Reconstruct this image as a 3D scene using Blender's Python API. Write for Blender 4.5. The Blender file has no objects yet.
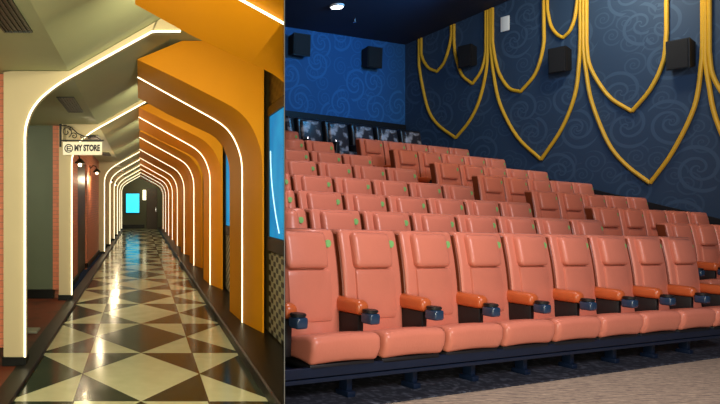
import bpy, bmesh, math, random
from mathutils import Vector, Matrix
random.seed(7)
SC = bpy.context.scene
COL = SC.collection

# ------------------------------------------------------------------ camera
cam_d = bpy.data.cameras.new('camera')
cam = bpy.data.objects.new('camera', cam_d); COL.objects.link(cam)
cam.location = (0, 0, 1.5); cam.rotation_euler = (math.radians(90), 0, 0)
F = 640.0
cam_d.sensor_fit = 'HORIZONTAL'; cam_d.sensor_width = 36.0
cam_d.lens = 36.0 * F / 720.0
cam_d.shift_x = (360 - 141) / 720.0
cam_d.shift_y = -(202 - 203) / 720.0
cam_d.clip_start = 0.05; cam_d.clip_end = 200
SC.camera = cam

# ------------------------------------------------------------------ world / exposure
w = bpy.data.worlds.new('world'); SC.world = w; w.use_nodes = True
w.node_tree.nodes['Background'].inputs[0].default_value = (0.5, 0.55, 0.7, 1)
w.node_tree.nodes['Background'].inputs[1].default_value = 0.02
SC.view_settings.view_transform = 'Standard'
SC.view_settings.look = 'None'
SC.view_settings.exposure = 0.0
SC.view_settings.gamma = 1.0
SC.view_settings.use_curve_mapping = False

# ------------------------------------------------------------------ cinema frame
RX, RY = 0.9009, 0.4340          # direction along a seat row
SL = 0.035                        # the hall falls gently towards the side wall
R0 = 3.04
def W(R, Q, z=0.0):               # row coordinate, distance behind camera line, height
    return Vector((R*RX - Q*RY, R*RY + Q*RX, z))
def WS(R, Q, z=0.0):              # same, following the fall of the floor
    return W(R, Q, z - SL*(R-R0))
Q1, QP = 3.34, 0.70
TOP = [1.31, 1.47, 1.65, 1.86, 2.09, 2.31, 2.56, 2.79]

# ------------------------------------------------------------------ lights
def area(name, loc, target, size, power, col, size_y=None, spread=None):
    l = bpy.data.lights.new(name, 'AREA'); l.energy = power; l.color = col
    l.size = size
    if size_y: l.shape = 'RECTANGLE'; l.size_y = size_y
    if spread: l.spread = math.radians(spread)
    o = bpy.data.objects.new(name, l); COL.objects.link(o); o.location = loc
    o.rotation_euler = (Vector(target)-Vector(loc)).to_track_quat('-Z', 'Y').to_euler()
    return o
def spot(name, loc, target, power, col, angle=60, blend=0.6, radius=0.1):
    l = bpy.data.lights.new(name, 'SPOT'); l.energy = power; l.color = col
    l.spot_size = math.radians(angle); l.spot_blend = blend; l.shadow_soft_size = radius
    o = bpy.data.objects.new(name, l); COL.objects.link(o); o.location = loc
    o.rotation_euler = (Vector(target)-Vector(loc)).to_track_quat('-Z', 'Y').to_euler()
    return o
# hall: light from the screen end, house spots on the ceiling
area('screen_end_light', (3.9, -0.7, 4.0), (3.2, 5.2, 1.0), 2.4, 320, (1.0, 0.93, 0.98), 1.4)
spot('house_spot_front', W(4.2, 3.2, 5.4), WS(4.2, 4.4, 1.0), 400, (1.0, 0.88, 0.90), 85, 0.9, 0.25)
spot('house_spot_side', W(9.2, 2.6, 5.2), WS(9.8, 5.4, 1.6), 190, (1.0, 0.66, 0.42), 75, 0.9, 0.25)
spot('house_spot_aisle', W(8.4, 5.6, 5.4), WS(8.6, 7.4, 2.2), 170, (1.0, 0.66, 0.36), 70, 0.9, 0.25)
spot('house_spot_rear', W(6.6, 5.6, 5.4), WS(6.4, 6.4, 2.2), 190, (1.0, 0.88, 0.82), 70, 0.9, 0.25)
spot('blue_wash', W(9.6, 6.5, 5.0), W(8.6, 10.3, 4.2), 380, (0.10, 0.48, 1.0), 95, 0.9, 0.3)
spot('side_wall_wash', W(10.4, 5.4, 5.45), W(11.5, 5.9, 4.6), 250, (1.0, 0.88, 0.66), 150, 1.0, 0.3)
spot('side_wall_cool', W(8.0, 5.0, 4.9), W(11.5, 7.0, 3.2), 230, (0.35, 0.65, 1.0), 95, 1.0, 0.3)
# added fill lights, unseen on the far faces of the corridor arches
for yy in (3.6, 7.5, 10.98, 14.35, 17.6, 20.9, 24.2, 27.5, 30.8, 34.2):
    area('arch_fill', (.47, yy+.83, 2.86), (.1, yy+3.0, 2.66), .75, 25, (1.0, 0.90, 0.60), .12)
# corridor: added fill light, unseen behind the viewer, lifts ceiling and arches
area('corridor_rear_fill', (-0.5, -0.8, 1.3), (-0.15, 7.0, 2.2), 1.2, 190, (1.0, 0.96, 0.72), 1.6)
area('corridor_floor_fill', (-.35, 2.4, 2.7), (-.2, 4.6, 0), .7, 75, (1.0, 0.96, 0.74), .5)  # added overhead fill, out of view, brightens the near floor
spot('alcove_light', (-2.8, 6.9, 2.5), (-2.0, 9.9, 1.2), 200, (1.0, 0.92, 0.7), 120, 1.0, 0.1)

# ------------------------------------------------------------------ materials
def lin(c):
    return tuple(((v/255)/12.92 if v/255 <= 0.04045 else (((v/255)+0.055)/1.055)**2.4) for v in c) + (1,)
def mat(name, rgb, rough=0.5, metal=0.0, spec=0.5, noise=None, bump=None, emit=None, es=0, coat=0):
    m = bpy.data.materials.new(name); m.use_nodes = True
    nt = m.node_tree; b = nt.nodes['Principled BSDF']
    b.inputs['Base Color'].default_value = lin(rgb)
    b.inputs['Roughness'].default_value = rough; b.inputs['Metallic'].default_value = metal
    b.inputs['Specular IOR Level'].default_value = spec
    if coat: b.inputs['Coat Weight'].default_value = coat
    tc = nt.nodes.new('ShaderNodeTexCoord')
    if noise:
        sc, amt = noise
        n = nt.nodes.new('ShaderNodeTexNoise'); n.inputs['Scale'].default_value = sc; n.inputs['Detail'].default_value = 4
        nt.links.new(tc.outputs['Object'], n.inputs['Vector'])
        mx = nt.nodes.new('ShaderNodeMix'); mx.data_type = 'RGBA'
        a = lin(rgb); mx.inputs[6].default_value = tuple(v*(1-amt) for v in a[:3])+(1,)
        mx.inputs[7].default_value = tuple(min(1, v*(1+amt)) for v in a[:3])+(1,)
        nt.links.new(n.outputs['Fac'], mx.inputs[0]); nt.links.new(mx.outputs[2], b.inputs['Base Color'])
    if bump:
        sc, st = bump
        n2 = nt.nodes.new('ShaderNodeTexNoise'); n2.inputs['Scale'].default_value = sc
        nt.links.new(tc.outputs['Object'], n2.inputs['Vector'])
        bp = nt.nodes.new('ShaderNodeBump'); bp.inputs['Strength'].default_value = st; bp.inputs['Distance'].default_value = 0.01
        nt.links.new(n2.outputs['Fac'], bp.inputs['Height']); nt.links.new(bp.outputs[0], b.inputs['Normal'])
    if emit:
        b.inputs['Emission Color'].default_value = lin(emit); b.inputs['Emission Strength'].default_value = es
    return m
class NG:
    def __init__(s, m): s.nt = m.node_tree; s.b = s.nt.nodes['Principled BSDF']
    def n(s, t, **k):
        x = s.nt.nodes.new(t)
        for a, v in k.items(): setattr(x, a, v)
        return x
    def m(s, op, a, b=None, c=None):
        x = s.nt.nodes.new('ShaderNodeMath'); x.operation = op
        for i, v in enumerate((a, b, c)):
            if v is None: continue
            if isinstance(v, (int, float)): x.inputs[i].default_value = v
            else: s.nt.links.new(v, x.inputs[i])
        return x.outputs[0]
    def mix(s, f, a, b):
        x = s.nt.nodes.new('ShaderNodeMix'); x.data_type = 'RGBA'
        for i, v in ((0, f), (6, a), (7, b)):
            if isinstance(v, (int, float, tuple)): x.inputs[i].default_value = v
            else: s.nt.links.new(v, x.inputs[i])
        return x.outputs[2]
    def l(s, a, b): s.nt.links.new(a, b)
    def xyz(s):
        tc = s.n('ShaderNodeTexCoord'); sp = s.n('ShaderNodeSeparateXYZ'); s.l(tc.outputs['Object'], sp.inputs[0])
        return tc, sp.outputs[0], sp.outputs[1], sp.outputs[2]

M = {}
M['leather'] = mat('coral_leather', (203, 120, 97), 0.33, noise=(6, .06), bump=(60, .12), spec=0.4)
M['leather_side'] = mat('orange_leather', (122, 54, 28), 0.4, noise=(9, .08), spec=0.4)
M['arm_leather'] = mat('armrest_leather', (186, 90, 46), 0.3, noise=(9, .06), spec=0.5)
M['black_plastic'] = mat('black_plastic', (16, 15, 17), 0.5, noise=(20, .2))
M['navy_metal'] = mat('navy_metal', (17, 32, 56), 0.38, metal=0.3, noise=(8, .2))
M['cup_plastic'] = mat('cup_plastic', (36, 58, 84), 0.25, noise=(12, .2), spec=0.7)
M['tag_green'] = mat('tag_green', (128, 190, 112), 0.5, noise=(40, .05))
M['gold_paint'] = mat('gold_paint', (206, 158, 30), 0.5, metal=0.0, noise=(10, .1))
M['corr_gold'] = mat('marigold_paint', (238, 152, 8), 0.55, spec=.15, noise=(3, .04))
M['cream'] = mat('cream_paint', (194, 176, 136), 0.55, noise=(4, .05))
M['olive'] = mat('olive_ceiling', (172, 176, 134), 0.6, noise=(3, .05))
M['green_dark'] = mat('dark_green_wall', (84, 94, 70), 0.6, noise=(3, .1))
M['door_green'] = mat('door_green', (40, 46, 36), 0.45, noise=(3, .1))
M['black_stone'] = mat('black_stone', (14, 14, 11), 0.4, spec=.2, noise=(9, .35))
M['dark_metal'] = mat('dark_metal', (24, 22, 18), 0.45, metal=.4, noise=(20, .1))
M['led'] = mat('led', (255, 250, 220), 0.5, emit=(255, 242, 198), es=2.6)
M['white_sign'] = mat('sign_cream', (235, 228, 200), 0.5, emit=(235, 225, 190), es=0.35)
M['ink'] = mat('sign_ink', (45, 34, 26), 0.6, noise=(30, .1))
M['ceil_navy'] = mat('navy_ceiling', (24, 34, 60), 0.8, noise=(3, .1))
M['tier'] = mat('tier_carpet', (30, 34, 44), 0.9, noise=(30, .2))
M['speaker'] = mat('speaker_case', (8, 8, 11), 0.6, noise=(20, .1))
M['grille'] = mat('speaker_grille', (9, 9, 12), 0.8, bump=(200, .3))
M['skirt'] = mat('black_skirting', (9, 10, 14), 0.6, noise=(8, .2))
M['divider'] = mat('divider_paint', (60, 58, 56), 0.7, noise=(3, .1))
M['bulb'] = mat('bulb', (255, 240, 210), 0.5, emit=(255, 225, 170), es=7)
M['lamp_disc'] = mat('lamp_disc', (255, 255, 255), 0.5, emit=(250, 250, 255), es=14)
M['exit_glow'] = mat('exit_glow', (255, 250, 220), 0.5, emit=(255, 245, 200), es=2.2)
M['end_wall'] = mat('end_wall_paint', (74, 74, 50), 0.6, noise=(3, .1))
M['brown_door'] = mat('brown_door', (58, 40, 22), 0.5, noise=(6, .2))
M['window_frame'] = mat('olive_frame', (92, 80, 36), 0.5, noise=(6, .1))
M['switch'] = mat('pale_plate', (225, 228, 225), 0.5, noise=(20, .03))
M['slipper'] = mat('pale_rubber', (150, 150, 130), 0.6, noise=(20, .1))
M['recl_black'] = mat('recliner_shell', (18, 17, 20), 0.35, noise=(10, .2))
M['chrome'] = mat('chrome', (200, 200, 205), 0.2, metal=.9, noise=(8, .05))

def coral_tile():
    m = mat('coral_tile', (205, 118, 78), 0.5); g = NG(m); tc, x, y, z = g.xyz()
    s = g.m('ADD', x, y)
    cv = g.n('ShaderNodeCombineXYZ'); g.l(s, cv.inputs[0]); g.l(z, cv.inputs[1])
    br = g.n('ShaderNodeTexBrick'); g.l(cv.outputs[0], br.inputs['Vector'])
    br.inputs['Scale'].default_value = 5; br.inputs['Mortar Size'].default_value = 0.02
    br.inputs['Row Height'].default_value = 0.3; br.inputs['Brick Width'].default_value = 0.7
    br.inputs['Color1'].default_value = lin((208, 116, 76)); br.inputs['Color2'].default_value = lin((190, 104, 66))
    br.inputs['Mortar'].default_value = lin((150, 96, 70))
    g.l(br.outputs['Color'], g.b.inputs['Base Color']); return m
M['coral'] = coral_tile()

TW, TL, TY = 1.02, 1.56, 4.84
def floor_tiles():
    m = mat('harlequin_tiles', (200, 190, 140), 0.12, spec=.14); g = NG(m); tc, x, y, z = g.xyz()
    u = g.m('ADD', g.m('DIVIDE', x, TW), 0.5); v = g.m('DIVIDE', g.m('SUBTRACT', y, TY), TL)
    fu = g.m('FRACT', g.m('ADD', u, 20)); fv = g.m('FRACT', g.m('ADD', v, 20))
    d = g.m('ADD', g.m('ABSOLUTE', g.m('SUBTRACT', fu, .5)), g.m('ABSOLUTE', g.m('SUBTRACT', fv, .5)))
    dia = g.m('LESS_THAN', d, 0.5)
    par = g.m('MODULO', g.m('ADD', g.m('FLOOR', g.m('ADD', u, 20)), g.m('FLOOR', g.m('ADD', v, 20))), 2)
    k = g.m('ABSOLUTE', g.m('SUBTRACT', dia, par))      # 1 = cream
    n = g.n('ShaderNodeTexNoise'); n.inputs['Scale'].default_value = 5; n.inputs['Detail'].default_value = 6
    g.l(tc.outputs['Object'], n.inputs['Vector'])
    lt = g.mix(n.outputs['Fac'], lin((196, 194, 150)), lin((226, 222, 180)))
    dk = g.mix(n.outputs['Fac'], lin((30, 40, 28)), lin((54, 64, 46)))
    c = g.mix(k, dk, lt)
    j = g.m('LESS_THAN', g.m('ABSOLUTE', g.m('SUBTRACT', fu, .5)), .494)
    c = g.mix(j, lin((70, 60, 36)), c)
    g.l(c, g.b.inputs['Base Color'])
    g.l(g.m('ADD', g.m('MULTIPLY', n.outputs['Fac'], .16), .07), g.b.inputs['Roughness'])
    return m
M['tiles'] = floor_tiles()

def damask(name, base, line, swap, scale=0.62, rough=.75):
    """swirl wallpaper: spirals around scattered centres, wall plane (u, z)"""
    m = mat(name, base, rough); g = NG(m); tc, x, y, z = g.xyz()
    u = y if swap else x
    cv = g.n('ShaderNodeCombineXYZ'); g.l(u, cv.inputs[0]); g.l(z, cv.inputs[1])
    out = None
    for sc, arms in ((1.25, 2), (2.3, 1)):
        vo = g.n('ShaderNodeTexVoronoi'); vo.voronoi_dimensions = '2D'; vo.inputs['Scale'].default_value = sc
        vo.inputs['Randomness'].default_value = .75
        g.l(cv.outputs[0], vo.inputs['Vector'])
        df = g.n('ShaderNodeVectorMath', operation='SUBTRACT'); g.l(cv.outputs[0], df.inputs[0]); g.l(vo.outputs['Position'], df.inputs[1])
        sp = g.n('ShaderNodeSeparateXYZ'); g.l(df.outputs[0], sp.inputs[0])
        ang = g.m('ARCTAN2', sp.outputs[1], sp.outputs[0])
        r = vo.outputs['Distance']
        ph = g.m('ADD', g.m('MULTIPLY', ang, float(arms)), g.m('MULTIPLY', g.m('POWER', g.m('MAXIMUM', r, .001), .6), 30.0))
        s = g.m('SINE', ph)
        ln = g.m('MULTIPLY', g.m('SMOOTH_MIN', g.m('MAXIMUM', g.m('MULTIPLY', g.m('SUBTRACT', s, .45), 3.0), 0.0), 1.0, .2),
                 g.m('LESS_THAN', r, .46))
        out = ln if out is None else g.m('MAXIMUM', out, g.m('MULTIPLY', ln, .6))
    c = g.mix(out, lin(base), lin(line)); g.l(c, g.b.inputs['Base Color'])
    return m
M['damask_side'] = damask('damask_side', (30, 54, 80), (46, 70, 96), True)
M['damask_back'] = damask('damask_back', (24, 78, 128), (38, 96, 148), False)

def carpet():
    m = mat('beige_carpet', (160, 138, 112), 0.95); g = NG(m); tc, x, y, z = g.xyz()
    wv = g.n('ShaderNodeTexWave'); wv.wave_type = 'BANDS'; wv.bands_direction = 'Y'
    wv.inputs['Scale'].default_value = 4.5; wv.inputs['Distortion'].default_value = 6; wv.inputs['Detail'].default_value = 3
    wv.inputs['Detail Scale'].default_value = 2.2
    mp = g.n('ShaderNodeMapping'); mp.inputs['Scale'].default_value = (.9, 2.4, 1); g.l(tc.outputs['Object'], mp.inputs[0]); g.l(mp.outputs[0], wv.inputs['Vector'])
    n = g.n('ShaderNodeTexNoise'); n.inputs['Scale'].default_value = 60; g.l(tc.outputs['Object'], n.inputs['Vector'])
    c = g.mix(wv.outputs['Fac'], lin((98, 86, 80)), lin((206, 184, 154)))
    c2 = g.mix(g.m('MULTIPLY', n.outputs['Fac'], .5), c, lin((120, 104, 90)))
    g.l(c2, g.b.inputs['Base Color']); return m
M['carpet'] = carpet()

def speckle(name, a, b, scale, rough):
    m = mat(name, a, rough); g = NG(m); tc, x, y, z = g.xyz()
    n = g.n('ShaderNodeTexNoise'); n.inputs['Scale'].default_value = scale; n.inputs['Detail'].default_value = 5
    g.l(tc.outputs['Object'], n.inputs['Vector'])
    k = g.m('MULTIPLY', g.m('MAXIMUM', g.m('SUBTRACT', n.outputs['Fac'], .5), 0), 7)
    k = g.m('MINIMUM', k, 1)
    g.l(g.mix(k, lin(a), lin(b)), g.b.inputs['Base Color']); return m
M['dark_carpet'] = speckle('dark_blue_carpet', (20, 24, 38), (70, 74, 86), 24, .8)
M['red_floor'] = speckle('red_brown_floor', (104, 44, 20), (70, 34, 18), 3, .5)
M['recl_pattern'] = speckle('recliner_pattern', (44, 40, 44), (168, 160, 160), 7, .35)

def blue_screen():
    m = mat('blue_screen', (4, 50, 80), 0.6, spec=.1); g = NG(m); tc, x, y, z = g.xyz()
    n = g.n('ShaderNodeTexNoise'); n.inputs['Scale'].default_value = 2.5; g.l(tc.outputs['Object'], n.inputs['Vector'])
    c = g.mix(n.outputs['Fac'], lin((0, 110, 190)), lin((40, 190, 235)))
    g.l(c, g.b.inputs['Emission Color']); g.b.inputs['Emission Strength'].default_value = 0.75; return m
M['screen'] = blue_screen()
M['end_screen'] = mat('end_screen', (10, 120, 150), .3, emit=(30, 205, 240), es=1.6)
M['screen_line'] = mat('screen_line', (200, 235, 250), .4, emit=(190, 240, 255), es=0.9)

def lattice(hi=(188, 184, 150)):
    m = mat('silver_lattice', (120, 116, 86), 0.4, metal=.3); g = NG(m); tc, x, y, z = g.xyz()
    a = g.m('SINE', g.m('MULTIPLY', y, 26)); b = g.m('SINE', g.m('MULTIPLY', z, 56))
    k = g.m('GREATER_THAN', g.m('MULTIPLY', a, b), -.05)
    g.l(g.mix(k, lin((24, 24, 18)), lin(hi)), g.b.inputs['Base Color']); return m
M['lattice'] = lattice()
M['lattice_dark'] = lattice((70, 62, 34))

# ------------------------------------------------------------------ mesh helpers
def tag(o, label=None, cat=None, group=None, kind=None):
    if label: o['label'] = label
    if cat: o['category'] = cat
    if group: o['group'] = group
    if kind: o['kind'] = kind
    return o
def empty(name, loc=(0, 0, 0), label=None, cat=None, group=None, matrix=None):
    o = bpy.data.objects.new(name, None); COL.objects.link(o); o.empty_display_size = .1
    if matrix is not None: o.matrix_world = matrix
    else: o.location = loc
    return tag(o, label, cat, group)
class MB:
    def __init__(s): s.bm = bmesh.new()
    def box(s, a, b, bevel=0, seg=2, mx=None, fn=None):
        t = bmesh.new(); bmesh.ops.create_cube(t, size=1)
        for v in t.verts:
            v.co = Vector([a[i]+(v.co[i]+.5)*(b[i]-a[i]) for i in range(3)])
        if bevel: bmesh.ops.bevel(t, geom=t.edges[:], offset=bevel, segments=seg, profile=.5, affect='EDGES')
        return s._add(t, mx, fn)
    def _add(s, t, mx=None, fn=None):
        if fn:
            for v in t.verts: v.co = fn(v.co)
        if mx is not None: bmesh.ops.transform(t, matrix=mx, verts=t.verts)
        me = bpy.data.meshes.new('t'); t.to_mesh(me); t.free(); s.bm.from_mesh(me); bpy.data.meshes.remove(me)
        return s
    def cyl(s, c, r, h, seg=20, axis='z', r2=None, bevel=0):
        t = bmesh.new(); bmesh.ops.create_cone(t, cap_ends=True, segments=seg, radius1=r, radius2=r if r2 is None else r2, depth=h)
        if bevel: bmesh.ops.bevel(t, geom=[e for e in t.edges if abs(e.verts[0].co.z-e.verts[1].co.z) < 1e-6], offset=bevel, segments=2, affect='EDGES')
        m = Matrix.Translation(c)
        if axis == 'x': m = m @ Matrix.Rotation(math.pi/2, 4, 'Y')
        if axis == 'y': m = m @ Matrix.Rotation(math.pi/2, 4, 'X')
        return s._add(t, m)
    def faces(s, verts, faces):
        vs = [s.bm.verts.new(v) for v in verts]
        for f in faces:
            try: s.bm.faces.new([vs[i] for i in f])
            except ValueError: pass
        return s
    def prism(s, poly, axis, a, b):
        """poly of 2D points extruded along axis from a to b"""
        n = len(poly)
        def P(p, t):
            return {'x': (t, p[0], p[1]), 'y': (p[0], t, p[1]), 'z': (p[0], p[1], t)}[axis]
        vs = [P(p, a) for p in poly] + [P(p, b) for p in poly]
        fs = [list(range(n))[::-1], [n+i for i in range(n)]] + [[i, (i+1) % n, n+(i+1) % n, n+i] for i in range(n)]
        return s.faces(vs, fs)
    def sweep(s, pts, rx, ry=None, seg=8, up=(0, 0, 1), closed=False):
        """tube (ellipse rx by ry) along points; rx is across 'up', ry is along the binormal"""
        ry = rx if ry is None else ry
        pts = [Vector(p) for p in pts]; n = len(pts); rings = []
        for i, p in enumerate(pts):
            a = pts[max(0, i-1)]; b = pts[min(n-1, i+1)]; t = (b-a).normalized()
            u = Vector(up); bn = t.cross(u)
            if bn.length < 1e-5: bn = t.cross(Vector((1, 0, 0)))
            bn.normalize(); nn = bn.cross(t).normalized()
            rings.append([s.bm.verts.new(p + bn*math.cos(2*math.pi*k/seg)*rx + nn*math.sin(2*math.pi*k/seg)*ry) for k in range(seg)])
        for i in range(n-1):
            for k in range(seg):
                s.bm.faces.new((rings[i][k], rings[i][(k+1) % seg], rings[i+1][(k+1) % seg], rings[i+1][k]))
        s.bm.faces.new(rings[0][::-1]); s.bm.faces.new(rings[-1]); return s
    def build(s, name, m, parent=None, smooth=True, cut=None):
        bmesh.ops.recalc_face_normals(s.bm, faces=s.bm.faces[:])
        if cut: bisect(s.bm, Matrix.Identity(4), cut)
        me = bpy.data.meshes.new(name); s.bm.to_mesh(me); s.bm.free()
        me.materials.append(m)
        if smooth:
            me.polygons.foreach_set('use_smooth', [True]*len(me.polygons))
            me.set_sharp_from_angle(angle=math.radians(38))
        o = bpy.data.objects.new(name, me); COL.objects.link(o)
        if parent: o.parent = parent
        return o
PS = (284.5-141)/640.0
PW = 0.0006
def bisect(bm, mw, side):
    """cut at the dividing wall: side 'L' keeps the corridor, 'R' keeps the hall"""
    sl = PS - 0.0011 if side == 'L' else PS + 0.0011
    n = Vector((1, -sl, 0)).normalized()
    if side == 'R': n = -n
    inv = mw.inverted(); co = inv @ Vector((0, 0, 0)); no = (inv.to_3x3() @ n)
    no = (mw.to_3x3().transposed() @ n).normalized()
    r = bmesh.ops.bisect_plane(bm, geom=bm.verts[:]+bm.edges[:]+bm.faces[:], plane_co=co, plane_no=no, clear_outer=True)
    ed = [e for e in r['geom_cut'] if isinstance(e, bmesh.types.BMEdge) and e.is_boundary]
    if ed: bmesh.ops.holes_fill(bm, edges=ed)
def cut_tree(root, side):
    """cut every mesh below root; drop what lies wholly beyond"""
    bpy.context.view_layer.update()
    def rec(o):
        for c in list(o.children): rec(c)
        if o.type == 'MESH':
            sl = PS; mw = o.matrix_world
            ds = [(mw @ Vector(c)).x - sl*(mw @ Vector(c)).y for c in o.bound_box]
            if side == 'R': ds = [-d for d in ds]
            if max(ds) < -0.001*0: return
            me = o.data.copy(); o.data = me; bm = bmesh.new(); bm.from_mesh(me); bisect(bm, mw.copy(), side)
            empty_mesh = len(bm.faces) < 2
            bm.to_mesh(me); bm.free()
            if empty_mesh:
                for c in list(o.children): bpy.data.objects.remove(c)
                bpy.data.objects.remove(o)
    for c in list(root.children): rec(c)
    if root.type == 'MESH': rec(root)
def struct(o, label=None): o['kind'] = 'structure'; return o
def copy_tree(o, parent=None):
    c = o.copy(); COL.objects.link(c); c.parent = parent
    for ch in list(o.children): copy_tree(ch, c)
    return c
def spline(pts, n=6):
    """Catmull-Rom through 2D/3D points"""
    P = [Vector(p) for p in pts]; P = [P[0]*2-P[1]] + P + [P[-1]*2-P[-2]]; out = []
    for i in range(1, len(P)-2):
        for k in range(n):
            t = k/n; a, b, c, d = P[i-1:i+3]
            out.append(.5*((2*b)+(-a+c)*t+(2*a-5*b+4*c-d)*t*t+(-a+3*b-3*c+d)*t**3))
    out.append(P[-2]); return out
ORD = ['first', 'second', 'third', 'fourth', 'fifth', 'sixth', 'seventh', 'eighth', 'ninth', 'tenth', 'eleventh', 'twelfth']

# ================================================================== DIVIDING WALL
m = MB(); ya, yb = 1.6, 12.75
m.faces([(PS*ya-PW*ya, ya, 0), (PS*ya+PW*ya, ya, 0), (PS*yb+PW*yb, yb, 0), (PS*yb-PW*yb, yb, 0),
         (PS*ya-PW*ya, ya, 6.4), (PS*ya+PW*ya, ya, 6.4), (PS*yb+PW*yb, yb, 6.4), (PS*yb-PW*yb, yb, 6.4)],
        [(0, 3, 2, 1), (4, 5, 6, 7), (0, 1, 5, 4), (1, 2, 6, 5), (2, 3, 7, 6), (3, 0, 4, 7)])
struct(m.build('wall_middle', M['divider'], smooth=False))

# ================================================================== CORRIDOR SHELL
YE = 37.0
struct(MB().box((-1.1, -1.5, -.1), (1.5, YE, 0)).build('floor', M['tiles'], smooth=False, cut='L'))
# kerb on the right with a flat top, stone strip on the left
struct(MB().prism([(.96, 0.0), (1.5, 0.0), (1.5, .1), (.975, .1), (.96, .085)], 'y', -1.5, YE).build('baseboard_right', M['black_stone'], smooth=False, cut='L'))
struct(MB().prism([(-1.12, .0), (-1.12, .035), (-.97, .035), (-.96, .025), (-.96, 0)], 'y', -1.5, YE).build('baseboard_left', M['black_stone'], smooth=False))
struct(MB().box((-4.2, 3.0, -.1), (-1.12, 9.95, .02)).build('floor', M['red_floor'], smooth=False))
cp = [(-4.2, 2.705), (-.66, 2.705), (.31, 3.2585), (1.7, 3.2585), (1.7, 3.4), (-4.2, 3.4)]
struct(MB().prism(cp, 'y', -1.5, YE).build('ceiling', M['olive'], smooth=False, cut='L'))
struct(MB().box((1.39, -1.5, 0.1), (1.5, YE, 3.2585)).build('wall_right', M['window_frame'], smooth=False, cut='L'))
# side alcove on the left: far wall and left wall
struct(MB().box((-4.2, 9.95, .0), (-1.36, 10.1, 2.705)).build('wall_alcove', M['green_dark'], smooth=False))
struct(MB().box((-4.2, 9.90, .02), (-1.36, 9.95, .16)).build('baseboard_alcove', M['black_stone'], smooth=False))
struct(MB().box((-4.3, -1.5, .0), (-4.2, 10.1, 2.705)).build('wall_left', M['green_dark'], smooth=False))
struct(MB().box((-4.2, 5.96, .02), (-1.37, 6.06, 2.705)).build('wall_near', M['coral'], smooth=False))
struct(MB().box((-1.6, 10.1, .0), (-1.22, 12.35, 2.705)).build('wall_left', M['coral'], smooth=False))
struct(MB().box((-1.6, 14.45, .0), (-1.22, YE, 2.705)).build('wall_left', M['coral'], smooth=False))
struct(MB().box((-1.6, 12.35, 2.35), (-1.22, 14.45, 2.705)).build('wall_left', M['coral'], smooth=False))
d = MB().box((-1.32, 12.35, .035), (-1.26, 14.45, 2.35)).build('door_1', M['door_green'], smooth=False); struct(d)
MB().box((-1.255, 12.5, 1.0), (-1.235, 12.53, 1.3)).build('door_handle', M['dark_metal'], d, smooth=False)
struct(MB().box((-1.26, 10.1, .035), (-1.19, 12.35, .14)).build('baseboard_left', M['black_stone'], smooth=False))
struct(MB().box((-1.26, 14.45, .035), (-1.19, YE, .14)).build('baseboard_left', M['black_stone'], smooth=False))
# end wall with door
struct(MB().box((-1.7, YE, 0), (1.7, YE+.15, 3.4)).build('wall_end', M['end_wall'], smooth=False))
struct(MB().box((-1.2, YE-.04, .035), (.2, YE, .25)).build('baseboard_end', M['black_stone'], smooth=False))
d = struct(MB().box((.32, YE-.06, 0.0), (.94, YE-.0, 2.35), .01).build('door_2', M['brown_door'], smooth=False))
MB().box((.84, YE-.10, 1.0), (.88, YE-.06, 1.25)).build('door_handle', M['chrome'], d, smooth=False)
# coral tiled piers beside the first two cream arches
for yy, lab in ((5.96, 'coral tiled pier edging the nearest cream arch at the left frame edge'),
                (9.93, 'narrow coral tiled pier between dark green wall and store sign')):
    tag(MB().box((-1.365, yy-.02, .16), (-1.252, yy+.12, 2.70)).build('tiled_pier', M['coral'], smooth=False), lab, 'pier')

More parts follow.
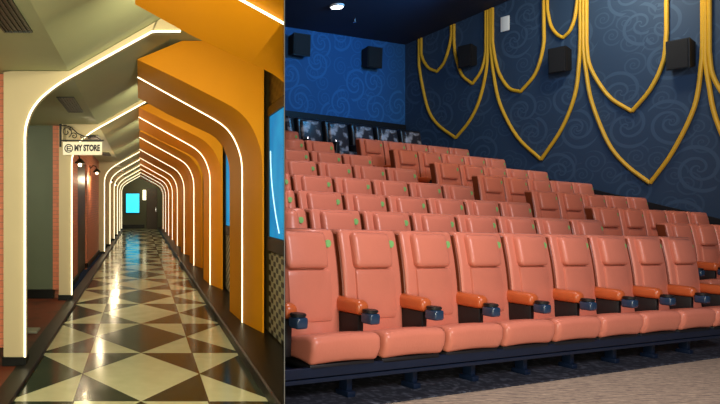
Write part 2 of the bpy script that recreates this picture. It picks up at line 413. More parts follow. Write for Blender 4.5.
# ------------------------------------------------------------------ cream half arches (left)
inner = [(-1.055, .1), (-1.055, 2.10), (-1.045, 2.20), (-1.0, 2.33), (-.93, 2.43), (-.85, 2.505), (-.72, 2.60), (-.5, 2.725), (.06, 3.035), (.10, 3.055), (.14, 3.06), (.36, 3.06)]
inner_s = [(p.x, p.y) for p in spline([(x, z, 0) for x, z in inner[1:10]], 4)]
inner_s = [inner[0]] + inner_s + [inner[10], inner[11]]
outer = [(-1.25, .1), (-1.25, 2.70), (-.66, 2.70), (.155, 3.165), (.36, 3.165)]
LY = [5.82, 9.75, 18.5, 21.8, 25.2, 28.6, 31.9, 35.0]
for i, y0 in enumerate(LY):
    e = empty('cream_arch', (0, y0, 0),
              'cream painted half arch on the left with white light line, %s from the viewer' % ORD[i] if i > 1 else
              ['nearest cream half arch, a white light line running up its edge', 'cream half arch carrying the hanging store sign'][i],
              'arch', 'cream half arches along the left side')
    poly = inner_s + outer[::-1]
    n = len(poly); ni = len(inner_s)
    mb = MB()
    # strip-wise faces: match every inner point to the outer outline
    def outer_at(p):
        x, z = p
        if z < 2.12 and x < -1.0: return (-1.25, z)
        k = (x+1.055)/(.36+1.055)
        if x < -.72: 
            t = min(1, (z-2.10)/(.50)); 
            return (-1.25, 2.10+.60*min(1, t*1.6)) if t < .62 else (-1.25+(t-.62)/.38*.59, 2.70)
        xx = min(.36, x+.035 if x > -.6 else x+.05)
        return (xx, min(3.25, 2.70+max(0, (xx+.66))*.5705-.003))
    A = inner_s; B = [outer_at(p) for p in A]
    vs = []; fs = []
    for yy in (0, .12):
        for p in A: vs.append((p[0], yy, p[1]))
        for p in B: vs.append((p[0], yy, p[1]))
    for k in range(ni-1):
        fs.append((k, k+1, ni+k+1, ni+k)); o_ = 2*ni
        fs.append((o_+k, o_+ni+k, o_+ni+k+1, o_+k+1))
        fs.append((k, o_+k, o_+k+1, k+1)); fs.append((ni+k, ni+k+1, o_+ni+k+1, o_+ni+k))
    fs.append((0, ni, 3*ni, 2*ni)); fs.append((ni-1, 3*ni-1, 4*ni-1, 2*ni-1))
    mb.faces(vs, fs); mb.build('arch_frame', M['cream'], e, smooth=False)
    MB().box((-1.26, -.02, 0.0), (-1.045, .14, .1)).build('plinth', M['black_stone'], e, smooth=False)
    mb = MB(); mb.sweep([(p[0]-.0, -.004, p[1]) for p in inner_s], .010, .012, 6, up=(0, 1, 0))
    mb.build('light_strip', M['led'], e)

# ------------------------------------------------------------------ marigold half arches (right)
prof = [(-.04, 2.98), (.4, 2.737), (.75, 2.545), (.867, 2.478), (.96, 2.415), (1.04, 2.335), (1.10, 2.24), (1.15, 2.12), (1.18, 2.0), (1.19, 1.87)]
prof_s = [(p.x, p.y) for p in spline([(x, z, 0) for x, z in prof[2:]], 3)]
prof_s = prof[:2] + prof_s + [(1.19, 1.3), (1.19, .7), (1.19, .1)]
def off(e_top, e_wall):
    out = []; n = len(prof_s)
    for i, (x, z) in enumerate(prof_s):
        a = prof_s[max(0, i-1)]; b = prof_s[min(n-1, i+1)]
        tx, tz = b[0]-a[0], b[1]-a[1]; l = math.hypot(tx, tz); nx, nz = -tz/l, tx/l   # outward (right/up)
        k = min(1, max(0, (x-.5)/.6)); e_ = e_top*(1-k)+e_wall*k
        if i == 0: out.append((x, z+e_*1.14))
        elif i == n-1: out.append((x+e_, z))
        else: out.append((x+nx*e_, z+nz*e_))
    return out
RYS = [3.6, 7.5, 10.98, 14.35, 17.6, 20.9, 24.2, 27.5, 30.8, 34.2]
for i, y0 in enumerate(RYS):
    lab = ['nearest marigold half arch overhead, cut off by the dividing wall',
           'large marigold half arch whose pillar stands beside the big blue window'][i] if i < 2 else \
          'marigold half arch on the right with light line, %s from the viewer' % ORD[i]
    e = empty('marigold_arch', (0, y0, 0), lab, 'arch', 'marigold half arches along the right side')
    def cl(P): return [(x, min(z, 2.700+(x+.66)*.5705-.006) if x < .31 else min(z, 3.25)) for x, z in P]
    out_ = []
    for (x, z) in off(.09, .12):
        if x < 1.0: out_.append((x, 2.700+(x+.66)*.5705-.004 if x < .31 else 3.25))
        elif z > 2.3: out_.append((1.325, 3.25))
        else: out_.append((1.325, z))
    near = cl(off(.09, .12)); near = [(x, min(z, o[1])) for (x, z), o in zip(near, out_)]
    st = [(-.6, out_), (-.6, near), (-.01, off(0, 0)), (.01, off(0, 0)), (.8, off(-.10, -.04)), (.8, out_)]
    n = len(prof_s); vs = []; fs = []
    for yy, P in st:
        for x, z in P: vs.append((x, yy, z))
    S = len(st)
    for a in range(S):
        b = (a+1) % S
        for k in range(n-1): fs.append((a*n+k, b*n+k, b*n+k+1, a*n+k+1))
    fs.append([a*n for a in range(S)]); fs.append([a*n+n-1 for a in range(S)][::-1])
    MB().faces(vs, fs).build('arch_rib', M['corr_gold'], e, smooth=True)
    mb = MB(); mb.sweep([(x, 0, z) for x, z in off(-.003, -.003)], .009, .010, 6, up=(0, 1, 0)); mb.build('light_strip', M['led'], e)
    if i < 2: cut_tree(e, 'L')

# ------------------------------------------------------------------ blue windows with lattice panels (right)
for i in range(9):
    ya, yb = RYS[i]+.85, RYS[i+1]-.62
    lab = 'tall bright blue screen window beside the dividing wall' if i == 0 else 'blue screen window between marigold arches, %s from the viewer' % ORD[i]
    e = empty('screen_window', (1.385, (ya+yb)/2, 1.1), lab, 'window', 'blue screens in the right wall')
    h = (yb-ya)/2
    MB().box((-.012, -h+.12, .045), (-.004, h-.05, 1.32)).build('screen', M['screen'], e, smooth=False)
    fr = MB(); fr.box((-.03, -h, -.1), (0, -h+.12, 1.42)); fr.box((-.03, h-.05, -.1), (0, h, 1.42)); fr.box((-.03, -h+.12, 1.32), (0, h-.05, 1.42)); fr.box((-.035, -h+.12, -.1), (0, h-.05, .045))
    fr.build('window_frame', M['dark_metal'], e, smooth=False)
    if i == 0:
        pts = [(-.014, h-.05-.28+.02*math.cos(t*3), 1.05-.9*t) for t in [0]]
        arc = [(-.016, h-.12-.42*(k/14)**2.0, .95-.85*(k/14)) for k in range(15)]
        MB().sweep(arc, .007, .005, 6).build('screen_line', M['screen_line'], e)
    p = tag(MB().box((1.375, ya, .12), (1.389, yb, .98)).build('lattice_panel', M['lattice'], smooth=False),
            'silver and black lattice panel beneath the nearest blue window' if i == 0 else 'lattice panel under the blue window, %s from the viewer' % ORD[i], 'panel', 'lattice panels below the blue screens')
    if i == 0:
        cut_tree(e, 'L'); cut_tree(p, 'L')
        q = tag(MB().box((1.375, ya, 2.54), (1.389, yb, 2.9)).build('lattice_panel', M['lattice_dark'], smooth=False), 'small dark lattice above the nearest blue window', 'panel'); cut_tree(q, 'L')

# ------------------------------------------------------------------ ceiling vents (left)
for i, (ya, yb) in enumerate(((3.3, 4.49), (7.25, 8.44), (11.3, 12.4), (15.2, 16.3))):
    e = empty('ceiling_vent', (-.86, (ya+yb)/2, 2.704), ['dark rectangular air vent in the top left ceiling corner', 'dark air vent in ceiling above the store sign', 'air vent behind the store sign', 'small far air vent past the store sign'][i], 'vent', 'air vents in the left ceiling')
    h = (yb-ya)/2
    fr = MB(); fr.box((-.1, -h, -.012), (-.085, h, 0)); fr.box((.085, -h, -.012), (.1, h, 0)); fr.box((-.085, -h, -.012), (.085, -h+.015, 0)); fr.box((-.085, h-.015, -.012), (.085, h, 0))
    fr.build('frame', M['door_green'], e, smooth=False)
    MB().box((-.085, -h+.015, -.004), (.085, h-.015, 0)).build('backing', M['dark_metal'], e, smooth=False)
    sl = MB()
    for k in range(5): sl.box((-.07+k*.033, -h+.015, -.011), (-.063+k*.033, h-.015, -.004))
    sl.build('louvres', M['door_green'], e, smooth=False)

# ------------------------------------------------------------------ store sign with scroll bracket
sy = 9.66
def spx(x, y): return ((x-141)/640*sy, 1.5-(y-203)/640*sy)
e = empty('store_sign', (-1.2, sy, 2.45), 'cream store sign hanging from black scroll bracket on the left', 'sign')
x0, z1 = spx(63, 142); x1, z0 = spx(102, 155)
def L(x, z, y=0): return (x+1.2, y, z-2.45)
bd = MB().box(L(x0, z0, -.02), L(x1, z1, .02), .006).build('sign_board', M['white_sign'], e)
br = MB()
br.box(L(spx(59.5, 0)[0], spx(0, 147)[1], -.015), L(spx(61.5, 0)[0], spx(0, 124)[1], .015))
br.box(L(spx(60, 0)[0], spx(0, 141.2)[1], -.01), L(spx(104, 0)[0], spx(0, 139.8)[1], .01))
def spiral(cx, cz, r0, turns, a0, sgn=1, n=26):
    return [L(cx+r0*(1-k/n*.85)*math.cos(a0+sgn*turns*2*math.pi*k/n), cz+r0*(1-k/n*.85)*math.sin(a0+sgn*turns*2*math.pi*k/n)) for k in range(n)]
for (px, py, r, t, a, sg) in ((66.5, 132, .085, 1.4, -1.2, 1), (74, 136, .05, 1.3, 2.4, -1), (82, 137, .035, 1.3, -1.4, 1), (89, 137.5, .03, 1.2, 2, -1), (71, 128.5, .03, 1.2, 3, 1)):
    c = spx(px, py); br.sweep(spiral(c[0], c[1], r, t, a, sg), .007, seg=6, up=(0, 1, 0))
arc = [spx(61, 125.5), spx(66, 125.8), spx(72, 128), spx(77, 133), spx(84, 136.5), spx(94, 136), spx(101, 139.5)]
br.sweep([L(p[0], p[1]) for p in arc], .009, seg=6, up=(0, 1, 0))
for px in (66, 98):
    a = spx(px, 140.5); b = spx(px, 142.2); br.sweep([L(a[0], a[1]), L(b[0], b[1])], .005, seg=6)
br.build('scroll_bracket', M['dark_metal'], e)
c = spx(69.5, 148.5); lg = MB()
ring = [L(c[0]-.01+.058*math.cos(a*math.pi/12), c[1]+.058*math.sin(a*math.pi/12), -.022) for a in range(25)]
lg.sweep(ring, .008, .004, 6, up=(0, 1, 0))
for dz in (-.028, 0, .028): lg.box(L(c[0]-.035, c[1]+dz-.007, -.026), L(c[0]+.025, c[1]+dz+.007, -.018))
lg.box(L(c[0]-.04, c[1]-.035, -.026), L(c[0]-.024, c[1]+.035, -.018))
lg.build('logo', M['ink'], bd)
tx = bpy.data.curves.new('lettering', 'FONT'); tx.body = 'MY STORE'; tx.size = .125; tx.extrude = .002; tx.offset = .0065; tx.align_x = 'LEFT'; tx.align_y = 'CENTER'
to = bpy.data.objects.new('lettering', tx); COL.objects.link(to); to.parent = bd; c = spx(74.5, 148.4)
to.location = L(c[0], c[1], -.023); to.rotation_euler = (math.pi/2, 0, 0); tx.materials.append(M['ink'])
dg = bpy.context.evaluated_depsgraph_get(); tm = bpy.data.meshes.new_from_object(to.evaluated_get(dg)); tm.name = 'lettering'
to2 = bpy.data.objects.new('lettering', tm); COL.objects.link(to2); to2.parent = bd; to2.location = to.location.copy(); to2.rotation_euler = to.rotation_euler.copy()
bpy.data.objects.remove(to); to = to2
to.scale = (.66, 1, 1)

# ------------------------------------------------------------------ wall lanterns, slipper, far sign
def lantern(x, y, z, lab, big=True):
    e = empty('wall_lantern', (x, y, z), lab, 'lamp')
    b = MB(); b.box((-.0, -.03, -.12), (.02, .03, .12)); b.sweep([(.02, 0, .05), (.08, 0, .12), (.15, 0, .1), (.17, 0, .03)], .012, seg=6); b.build('bracket', M['dark_metal'], e)
    pl = bpy.data.lights.new('lantern_light', 'POINT'); pl.energy = 22; pl.color = (1.0, .8, .5); pl.shadow_soft_size = .03
    po = bpy.data.objects.new('lantern_light', pl); COL.objects.link(po); po.location = (x+.24, y, z-.22)
    s = MB(); s.cyl((.17, 0, 0), .10, .08, 14, r2=.03); s.build('lamp_shade', M['dark_metal'], e)
    g = MB(); g.cyl((.17, 0, -.065), .032, .05, 12, bevel=.01); g.build('bulb', M['bulb'], e)
lantern(-1.22, 15.2, 2.27, 'black wall lantern on coral wall beyond the store sign')
lantern(-1.22, 11.0, 2.22, 'small bright wall lamp just under the store sign')
for k, (yl, zl) in enumerate(((21.0, 2.3), (24.6, 2.3))):
    lantern(-1.22, yl+1.4, zl, ['far wall lantern between the distant cream arches', 'farthest wall lantern near the corridor end'][k])
s = MB(); s.box((-.2, -.12, 0), (.2, .12, .03), .012); s.box((-.2, -.11, .03), (.05, .11, .1), .03, 3)
o = s.build('slipper', M['slipper']); o.location = (-1.37, 7.35, .021); tag(o, 'pale slipper on the red brown floor behind the nearest arch', 'shoe')
e = empty('wall_screen', (-.62, YE-.0, 1.2), 'glowing cyan screen on the dark wall at the corridor end', 'screen')
MB().box((-.27, -.07, -.3), (.55, 0, .88), .01).build('casing', M['dark_metal'], e)
MB().box((-.24, -.08, -.26), (.52, -.06, .84)).build('panel', M['end_screen'], e, smooth=False)
e = empty('exit_light', (.12, YE, 1.95), 'small white upright lit box beside the cyan end screen', 'light')
MB().box((-.02, -.08, -.28), (.17, 0, .30), .01).build('lit_face', M['exit_glow'], e)
MB().box((-.03, -.06, -.31), (.18, 0, -.28)).build('holder', M['dark_metal'], e, smooth=False)

# ================================================================== CINEMA HALL
QB, RW = 10.3, 11.5
def hall_obj(mb, name, mt, smooth=False, cut=False):
    o = mb.build(name, mt, smooth=smooth, cut='R' if cut else None); return o
def wsbox(mb, r0, r1, q0, q1, z0, z1, slope=True):
    f_ = WS if slope else W
    vs = [f_(r, q, z) for z in (z0, z1) for r, q in ((r0, q0), (r1, q0), (r1, q1), (r0, q1))]
    mb.faces(vs, [(0, 3, 2, 1), (4, 5, 6, 7), (0, 1, 5, 4), (1, 2, 6, 5), (2, 3, 7, 6), (3, 0, 4, 7)]); return mb
# walls carry their texture in their own frame
def wall_obj(name, mt, origin, pts_local, thick):
    """upright wall in the hall, local x along the row or y along the side wall"""
    mx = Matrix(((RX, -RY, 0, origin.x), (RY, RX, 0, origin.y), (0, 0, 1, origin.z), (0, 0, 0, 1)))
    o = MB().box(*pts_local).build(name, mt, smooth=False); o.matrix_world = mx; return struct(o)
wall_obj('wall_back', M['damask_back'], W(0, 0, 0), ((5.0, QB, 0), (RW+.3, QB+.2, 5.6)), .2)
wall_obj('wall_side', M['damask_side'], W(0, 0, 0), ((RW, -3, 0), (RW+.2, QB+.2, 6.9)), .2)
bpy.context.view_layer.update(); cut_tree(bpy.data.objects['wall_back'], 'R')
# ceiling rising gently towards the screen
mb = MB()
zc = lambda q: 5.03+.12*(QB-q)
vs = [W(r, q, zc(q)+dz) for dz in (0, .15) for r, q in ((-1.0, -3), (RW+.2, -3), (RW+.2, QB+.2), (-1.0, QB+.2))]
mb.faces(vs, [(0, 3, 2, 1), (4, 5, 6, 7), (0, 1, 5, 4), (1, 2, 6, 5), (2, 3, 7, 6), (3, 0, 4, 7)])
struct(mb.build('ceiling', M['ceil_navy'], smooth=False, cut='R'))
ZF = .27
# carpet floor, dark strip under the front row, stepped tiers
o = wsbox(MB(), 0.5, RW, -3, Q1-.46, ZF-.4, ZF); struct(o.build('floor', M['carpet'], smooth=False, cut='R'))
o = wsbox(MB(), 0.5, RW, Q1-.46, Q1+QP-.55, ZF-.4, ZF+.012); struct(o.build('floor', M['dark_carpet'], smooth=False, cut='R'))
tiers = []
for k in range(1, 9):
    q0 = Q1+QP*k-.55; q1 = q0+QP
    z = (TOP[k]-1.04) if k < 8 else 2.20
    if k == 8: q0 = Q1+QP*8-.55; q1 = QB
    o = wsbox(MB(), 0.5, RW, q0, q1, ZF-.4, z); struct(o.build('floor', M['tier'], smooth=False, cut='R'))
# black ledge under the blue back wall, black skirting on the side wall
o = wsbox(MB(), 5.0, RW-.03, QB-.05, QB, 2.2, 3.53); struct(o.build('baseboard_back', M['skirt'], smooth=False, cut='R'))
mb = MB(); zk = lambda q: 2.17+.267*(q-8.05)
pts = [(2.5, 0.0), (QB-.06, 0.0), (QB-.06, zk(QB)), (2.5, zk(2.5))]
vs = [W(RW-dr, q, z) for dr in (.03, 0) for q, z in pts]
mb.faces(vs, [(0, 1, 2, 3), (7, 6, 5, 4), (0, 4, 5, 1), (1, 5, 6, 2), (2, 6, 7, 3), (3, 7, 4, 0)])
struct(mb.build('baseboard_side', M['skirt'], smooth=False))

# ------------------------------------------------------------------ cinema seats
def seat_frame(R, Q, z, sx=1.0):
    ax = Vector((RX, RY, -SL)).normalized(); ay = Vector((-RY, RX, 0)).normalized(); az = ax.cross(ay).normalized()
    p = WS(R, Q, z)
    return Matrix(((ax.x*sx, ay.x, az.x, p.x), (ax.y*sx, ay.y, az.y, p.y), (ax.z*sx, ay.z, az.z, p.z), (0, 0, 0, 1)))
def lean(co):   # recline the back: lower part comes forward, slight S curve
    z = co.z; t = (1.04-z)/.64
    y = co.y - .095*t - .02*math.sin(max(0, min(1, t))*math.pi)
    return Vector((co.x, y, z))
def slab(a, b, bev, seg, cutz=8, fn=lean):
    t = bmesh.new(); bmesh.ops.create_cube(t, size=1)
    for v in t.verts: v.co = Vector([a[i]+(v.co[i]+.5)*(b[i]-a[i]) for i in range(3)])
    bmesh.ops.bevel(t, geom=t.edges[:], offset=bev, segments=seg, profile=.5, affect='EDGES')
    for k in range(1, cutz):
        z = a[2]+(b[2]-a[2])*k/cutz
        bmesh.ops.bisect_plane(t, geom=t.verts[:]+t.edges[:]+t.faces[:], plane_co=(0, 0, z), plane_no=(0, 0, 1))
    if fn:
        for v in t.verts: v.co = fn(v.co)
    return t
def make_seat(extra_arm=False, leg=True):
    root = empty('cinema_seat')
    W0, W1 = .032, .567
    m = MB(); m._add(slab((W0, 0, .30), (W1, .12, 1.04), .026, 3)); m.build('backrest', M['leather'], root)
    # stitched centre panel in the lower back, proud side bolsters
    m = MB(); m._add(slab((.125, -.016, .44), (.485, .05, .775), .014, 2)); m.build('lumbar_pad', M['leather'], root)
    m = MB(); m._add(slab((.112, -.05, .785), (.452, .05, 1.022), .03, 3)); m.build('headrest', M['leather'], root)
    # side upholstery, deeper orange
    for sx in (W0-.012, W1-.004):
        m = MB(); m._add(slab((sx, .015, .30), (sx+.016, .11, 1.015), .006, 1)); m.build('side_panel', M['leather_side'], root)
    m = MB(); m.cyl((.488, -.034, .945), .026, .014, 16, axis='y', bevel=.003); t = m.build('number_tag', M['tag_green'], root)
    t['label'] = 'round green seat number tag'
    # cushion: waterfall front
    def cfn(co):
        k = max(0, (-co.y-.28)/.16); co = co.copy()
        co.z -= .022*k*k; co.z -= .10*max(0, (co.y+.40)/.37)*(1 if co.z > .33 else 0); co.z += .012*math.sin(max(0, min(1, (co.x-.02)/.56))*math.pi)
        if co.z < .33: co.y += .03*(.33-co.z)/.08*(1 if co.y < -.2 else 0)
        return co
    m = MB(); t = slab((.026, -.445, .262), (.574, -.03, .43), .034, 4, 2, None)
    for x in (.1, .2, .3, .4, .5): bmesh.ops.bisect_plane(t, geom=t.verts[:]+t.edges[:]+t.faces[:], plane_co=(x, 0, 0), plane_no=(1, 0, 0))
    for y in (-.38, -.33, -.28): bmesh.ops.bisect_plane(t, geom=t.verts[:]+t.edges[:]+t.faces[:], plane_co=(0, y, 0), plane_no=(0, 1, 0))
    for v in t.verts: v.co = cfn(v.co)
    m._add(t); m.build('seat_cushion', M['leather'], root)
    MB().box((.04, -.40, .215), (.56, -.06, .25), .008).build('seat_pan', M['black_plastic'], root)
    for ax in ((0.0, .6) if extra_arm else (0.0,)):
        t = bmesh.new(); bmesh.ops.create_cube(t, size=1)
        a, b = (ax-.055, -.285, .50), (ax+.045, -.03, .59)
        for v in t.verts: v.co = Vector([a[i]+(v.co[i]+.5)*(b[i]-a[i]) for i in range(3)])
        bmesh.ops.bevel(t, geom=t.edges[:], offset=.034, segments=4, profile=.5, affect='EDGES')
        for v in t.verts:
            k = (-v.co.y-.03)/.235; v.co.z += .02*math.sin(max(0, min(1, k))*math.pi)*(1 if v.co.z > .54 else .2)
        m = MB(); m._add(t); m.build('armrest', M['arm_leather'], root)
        m = MB(); m.box((ax-.034, -.262, .27), (ax+.013, -.05, .50), .006); m.build('arm_panel', M['black_plastic'], root)
        m = MB(); m.box((ax-.04, -.375, .455), (ax+.045, -.28, .525), .016, 3); cu = m.build('cup_holder', M['cup_plastic'], root)
        m = MB(); m.cyl((ax+.002, -.325, .535), .048, .02, 20, r2=.05, bevel=.005); m.build('cup_rim', M['black_plastic'], cu)
    if leg:
        m = MB(); m.box((-.145, -.29, .035), (-.10, -.22, .22), .004); m.box((-.155, -.31, 0.0), (-.09, -.20, .035), .004)
        m.build('leg', M['navy_metal'], root)
    return root
proto = {}
def place_seat(kind, R, Q, z, sx, label, group):
    if kind not in proto:
        proto[kind] = make_seat(*kind); o = proto[kind]; 
        o['_p'] = 1; del o['_p']
    else:
        o = copy_tree(proto[kind])
    return o
seats = []
ROWN = ['front', 'second', 'third', 'fourth', 'fifth', 'sixth', 'seventh', 'eighth']
REND = [7.64, 7.42, 7.30, 7.24, 7.05, 6.96, 6.89, 6.79]
PART = [2.65, 3.2, 3.76, 4.31, 4.87, 5.42, 5.98, 6.53]
RST = [None, 8.63, 8.47, 8.36, 8.23, 8.20, 8.10, 8.06]
todo = []
def nth(i): return ['end', 'second', 'third', 'fourth', 'fifth', 'sixth', 'seventh', 'eighth', 'ninth', 'tenth', 'eleventh', 'twelfth'][i]
for k in range(8):
    Q = Q1+QP*k; z = TOP[k]-1.04+(.012 if k == 0 else 0); n = 0
    while True:
        R = REND[k]-.575*(n+1)
        lim = PART[k]-.72 if k == 0 else PART[k]-.58
        if R < lim: break
        side = 'aisle end' if k == 0 else 'aisle'
        if n == 0: lab = 'coral leather cinema seat at the aisle end of the %s row, left block' % ROWN[k]
        else: lab = 'coral leather cinema seat in the %s row of the left block, %s from the aisle' % (ROWN[k], nth(n))
        todo.append(((n == 0, k == 0), R, Q, z, .98, lab, 'cinema seats in the %s row, left block' % ROWN[k])); n += 1
    if RST[k]:
        for j in range(5):
            if k == 1 and j > 3: continue
            if j == 0: lab = 'coral leather cinema seat beside the aisle in the %s row, right block' % ROWN[k]
            else: lab = 'coral leather cinema seat in the %s row of the right block, %s from the aisle' % (ROWN[k], nth(j))
            todo.append(((j == 4, False), RST[k]+.555*j, Q, z, .985, lab, 'cinema seats in the %s row, right block' % ROWN[k]))
for t in todo:
    if t[0] not in proto: proto[t[0]] = make_seat(*t[0]); fresh = True; o = proto[t[0]]
    else: o = copy_tree(proto[t[0]])
    seats.append((o, t))
for o, (kind, R, Q, z, sx, lab, grp) in seats:
    o.matrix_world = seat_frame(R, Q, z, sx); tag(o, lab, 'seat', grp)
bpy.context.view_layer.update()
for o, t in seats:
    p = o.matrix_world @ Vector((0, -.45, 0)); q = o.matrix_world @ Vector((0.0, .12, 0)); r_ = o.matrix_world @ Vector((-.2, -.45, 0))
    if min(v.x-PS*v.y for v in (p, q, r_)) < .12: cut_tree(o, 'R')

# mounting rail under the front row
e = empty('seat_rail', label='long dark navy metal rail carrying the front row of cinema seats', cat='rail', matrix=seat_frame(0, Q1, ZF+.012))
m = MB(); m.box((1.4, -.40, .175), (REND[0]+.02, -.375, .235), .004); m.box((1.4, -.375, .175), (REND[0]+.02, -.12, .20), .004); m.build('beam', M['navy_metal'], e, smooth=False)
m = MB(); m.box((1.4, -.39, .14), (REND[0]+.02, -.30, .165), .003); m.build('lower_flange', M['navy_metal'], e, smooth=False)
cut_tree(e, 'R')

# ------------------------------------------------------------------ dark recliners in the back row
def make_recliner():
    root = empty('recliner')
    MB()._add(slab((.03, .02, .3), (.60, .15, 1.04), .04, 3)).build('shell', M['recl_black'], root)
    MB()._add(slab((.09, -.03, .42), (.54, .06, 1.0), .04, 3)).build('back_pad', M['recl_pattern'], root)
    MB().box((.03, -.42, .25), (.60, 0, .44), .04, 3).build('seat_cushion', M['recl_pattern'], root)
    MB().box((-.045, -.40, .0), (.045, .05, .60), .02, 3).build('armrest', M['recl_black'], root)
    MB().cyl((0, -.33, .612), .05, .03, 16, bevel=.006).build('cup_holder', M['chrome'], root)
    return root
rp = make_recliner(); recs = []
for j in range(6):
    o = rp if j == 0 else copy_tree(rp); recs.append(o)
    o.matrix_world = seat_frame(6.93+.655*j, 9.30, 2.20)
    tag(o, 'black and pale patterned recliner in the last row, %s from the dividing wall' % ORD[j], 'recliner', 'recliners along the back wall')
bpy.context.view_layer.update()
for o in recs[:1]: cut_tree(o, 'R')

# ------------------------------------------------------------------ gold drop mouldings on the side wall
def wallpt(q, z, d=.03): return W(RW-d, q, z)
def strand(mb, pts, ra=.026, d=.03):
    mb.sweep([wallpt(q, z, d) for q, z in pts], ra, .03, 8, up=(RX, RY, 0))
TOPZ = lambda q: zc(q)-.02
BIG = [[(9.90, 4.5), (9.82, 4.07), (9.66, 3.5), (9.42, 3.15), (8.99, 2.83), (8.67, 3.15), (8.45, 3.55), (8.31, 4.1), (8.28, 4.5)],
       [(8.22, 4.5), (8.16, 4.0), (8.03, 3.4), (7.69, 2.74), (7.24, 2.28), (6.88, 2.80), (6.66, 3.35), (6.59, 3.9), (6.57, 4.3)],
       [(6.52, 4.1), (6.48, 3.75), (6.39, 3.2), (6.14, 2.5), (5.88, 2.12), (5.54, 1.81), (5.24, 2.28), (4.97, 2.92), (4.89, 3.5), (4.87, 3.8)]]
SA = [[(9.84, 4.72), (9.77, 4.55), (9.63, 4.37), (9.44, 4.27), (9.27, 4.42), (9.15, 4.7), (9.09, 4.95)],
      [(8.18, 4.60), (8.12, 4.25), (8.03, 3.95), (7.84, 3.66), (7.62, 3.56), (7.34, 3.85), (7.20, 4.3), (7.19, 4.7)],
      [(6.47, 4.2), (6.43, 3.85), (6.28, 3.5), (6.08, 3.2), (5.79, 2.96), (5.53, 3.28), (5.36, 3.68), (5.32, 4.1)]]
SB = [[(9.03, 4.80), (8.99, 4.5), (8.85, 4.10), (8.61, 3.87), (8.42, 4.1), (8.33, 4.4), (8.32, 4.7)],
      [(7.13, 4.95), (7.07, 4.66), (6.97, 4.48), (6.86, 4.38), (6.74, 4.48), (6.66, 4.68), (6.62, 4.95)],
      [(5.26, 5.30), (5.20, 5.06), (5.14, 4.9), (5.08, 4.80), (5.0, 4.9), (4.94, 5.08), (4.92, 5.30)]]
for L_ in (BIG, SA, SB): L_.append([(q-1.68, z-.5) for q, z in L_[2]])
TIPS = lambda l: min(range(len(l)), key=lambda i: l[i][1])
names = ['small corner bay nearest the back wall', 'bay above the rear aisle seats', 'middle bay of the side wall', 'bay at the right edge of the frame']
def moulding(l, ra, dd, label, group):
    k = TIPS(l); f_ = lambda a: [(p.x, p.y) for p in spline([(q, z, 0) for q, z in a], 5)]
    mb = MB()
    for part in ([(l[0][0], TOPZ(l[0][0]))]+f_(l[:k+1]), f_(l[k:])+[(l[-1][0], TOPZ(l[-1][0]))]): strand(mb, part, ra, dd)
    tag(mb.build('drop_moulding', M['gold_paint']), label, 'moulding', group)
for j in range(4):
    moulding(BIG[j], .030, .032, 'large pointed gold drop moulding, %s' % names[j], 'large gold mouldings on the side wall')
    moulding(SA[j], .030, .034, 'smaller gold drop moulding, left half of the %s' % names[j], 'small gold mouldings on the side wall')
    moulding(SB[j], .028, .033, 'smaller gold drop moulding, right half of the %s' % names[j], 'small gold mouldings on the side wall')
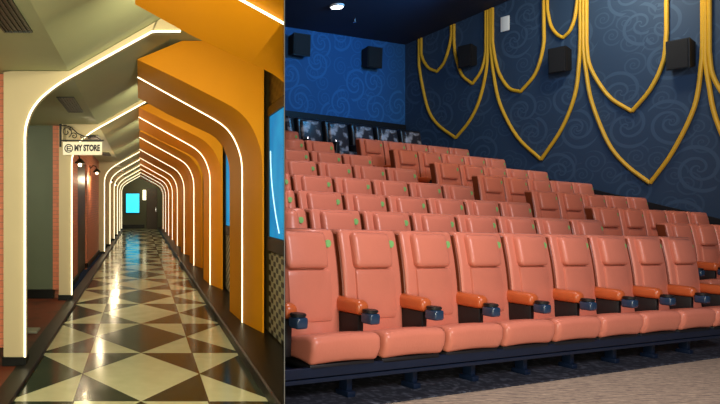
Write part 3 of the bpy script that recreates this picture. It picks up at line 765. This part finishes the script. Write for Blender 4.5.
# ------------------------------------------------------------------ wall speakers
def speaker(mx, w_, h_, d_, lab):
    e = empty('wall_speaker', label=lab, cat='speaker', group='black wall speakers in the hall', matrix=mx)
    # local: x across, y out of the wall, z up; tilted case
    tilt = Matrix.Rotation(math.radians(12), 4, 'X')
    m = MB(); m.prism([(0.02, -h_*.42), (d_*.92, -h_*.5), (d_, h_*.5), (0.02, h_*.38)], 'x', -w_/2, w_/2); c = m.build('case', M['speaker'], e, smooth=False)
    m = MB(); m.prism([(d_*.93, -h_*.46), (d_*.93+.012, -h_*.46), (d_*1.0+.012, h_*.46), (d_*1.0, h_*.46)], 'x', -w_/2+.02, w_/2-.02); m.build('grille', M['grille'], e, smooth=False)
    m = MB(); m.box((-.04, 0, -.06), (.04, .05, .06)); m.build('wall_bracket', M['dark_metal'], e, smooth=False)
def side_mx(q, z):   # y axis out of the wall = -r, x axis = b
    return Matrix(((-RY, -RX, 0, W(RW, q).x), (RX, -RY, 0, W(RW, q).y), (0, 0, 1, z), (0, 0, 0, 1)))
for q, z, lab in ((8.67, 4.42, 'black speaker inside the leftmost gold drops of the side wall'), (6.87, 3.98, 'black speaker below the small gold drop mid side wall'), (5.11, 3.71, 'black speaker overlapping gold moulding at upper right')):
    speaker(side_mx(q, z), .30, .44, .19, lab)
def back_mx(r, z): return Matrix(((RX, RY, 0, W(r, QB).x), (RY, -RX, 0, W(r, QB).y), (0, 0, 1, z), (0, 0, 0, 1)))
for r, z, lab in ((8.44, 4.66, 'black speaker on the blue back wall near the dividing wall'), (10.4, 4.60, 'black speaker on the blue back wall near the corner')):
    speaker(back_mx(r, z), .42, .44, .2, lab)
# pale plate high on the side wall
m = MB(); m.box((-.085, 0, -.14), (.085, .02, .14), .006); o = m.build('wall_plate', M['switch']); o.matrix_world = side_mx(7.94, 4.9)
tag(o, 'small pale plate high on the side wall beside the tall gold moulding', 'plate')
# ------------------------------------------------------------------ ceiling downlight and sprinkler
q = 9.13; d = 3.64; p = Vector((.3063*11.87, 11.87, 0)); q = -RY*p.x+RX*p.y
e = empty('downlight', (p.x, p.y, zc(q)), 'round white ceiling downlight glowing above the blue back wall', 'lamp')
MB().cyl((0, 0, -.02), .13, .04, 24, bevel=.008).build('trim_ring', M['switch'], e)
MB().cyl((0, 0, -.045), .10, .012, 24).build('diffuser', M['lamp_disc'], e)
p = Vector((.334*12.6, 12.6, 0)); q = -RY*p.x+RX*p.y
e = empty('sprinkler', (p.x, p.y, zc(q)), 'tiny ceiling sprinkler below and right of the downlight', 'sprinkler')
MB().cyl((0, 0, -.03), .02, .06, 10).build('stem', M['chrome'], e); MB().cyl((0, 0, -.065), .035, .008, 12).build('rose', M['chrome'], e)
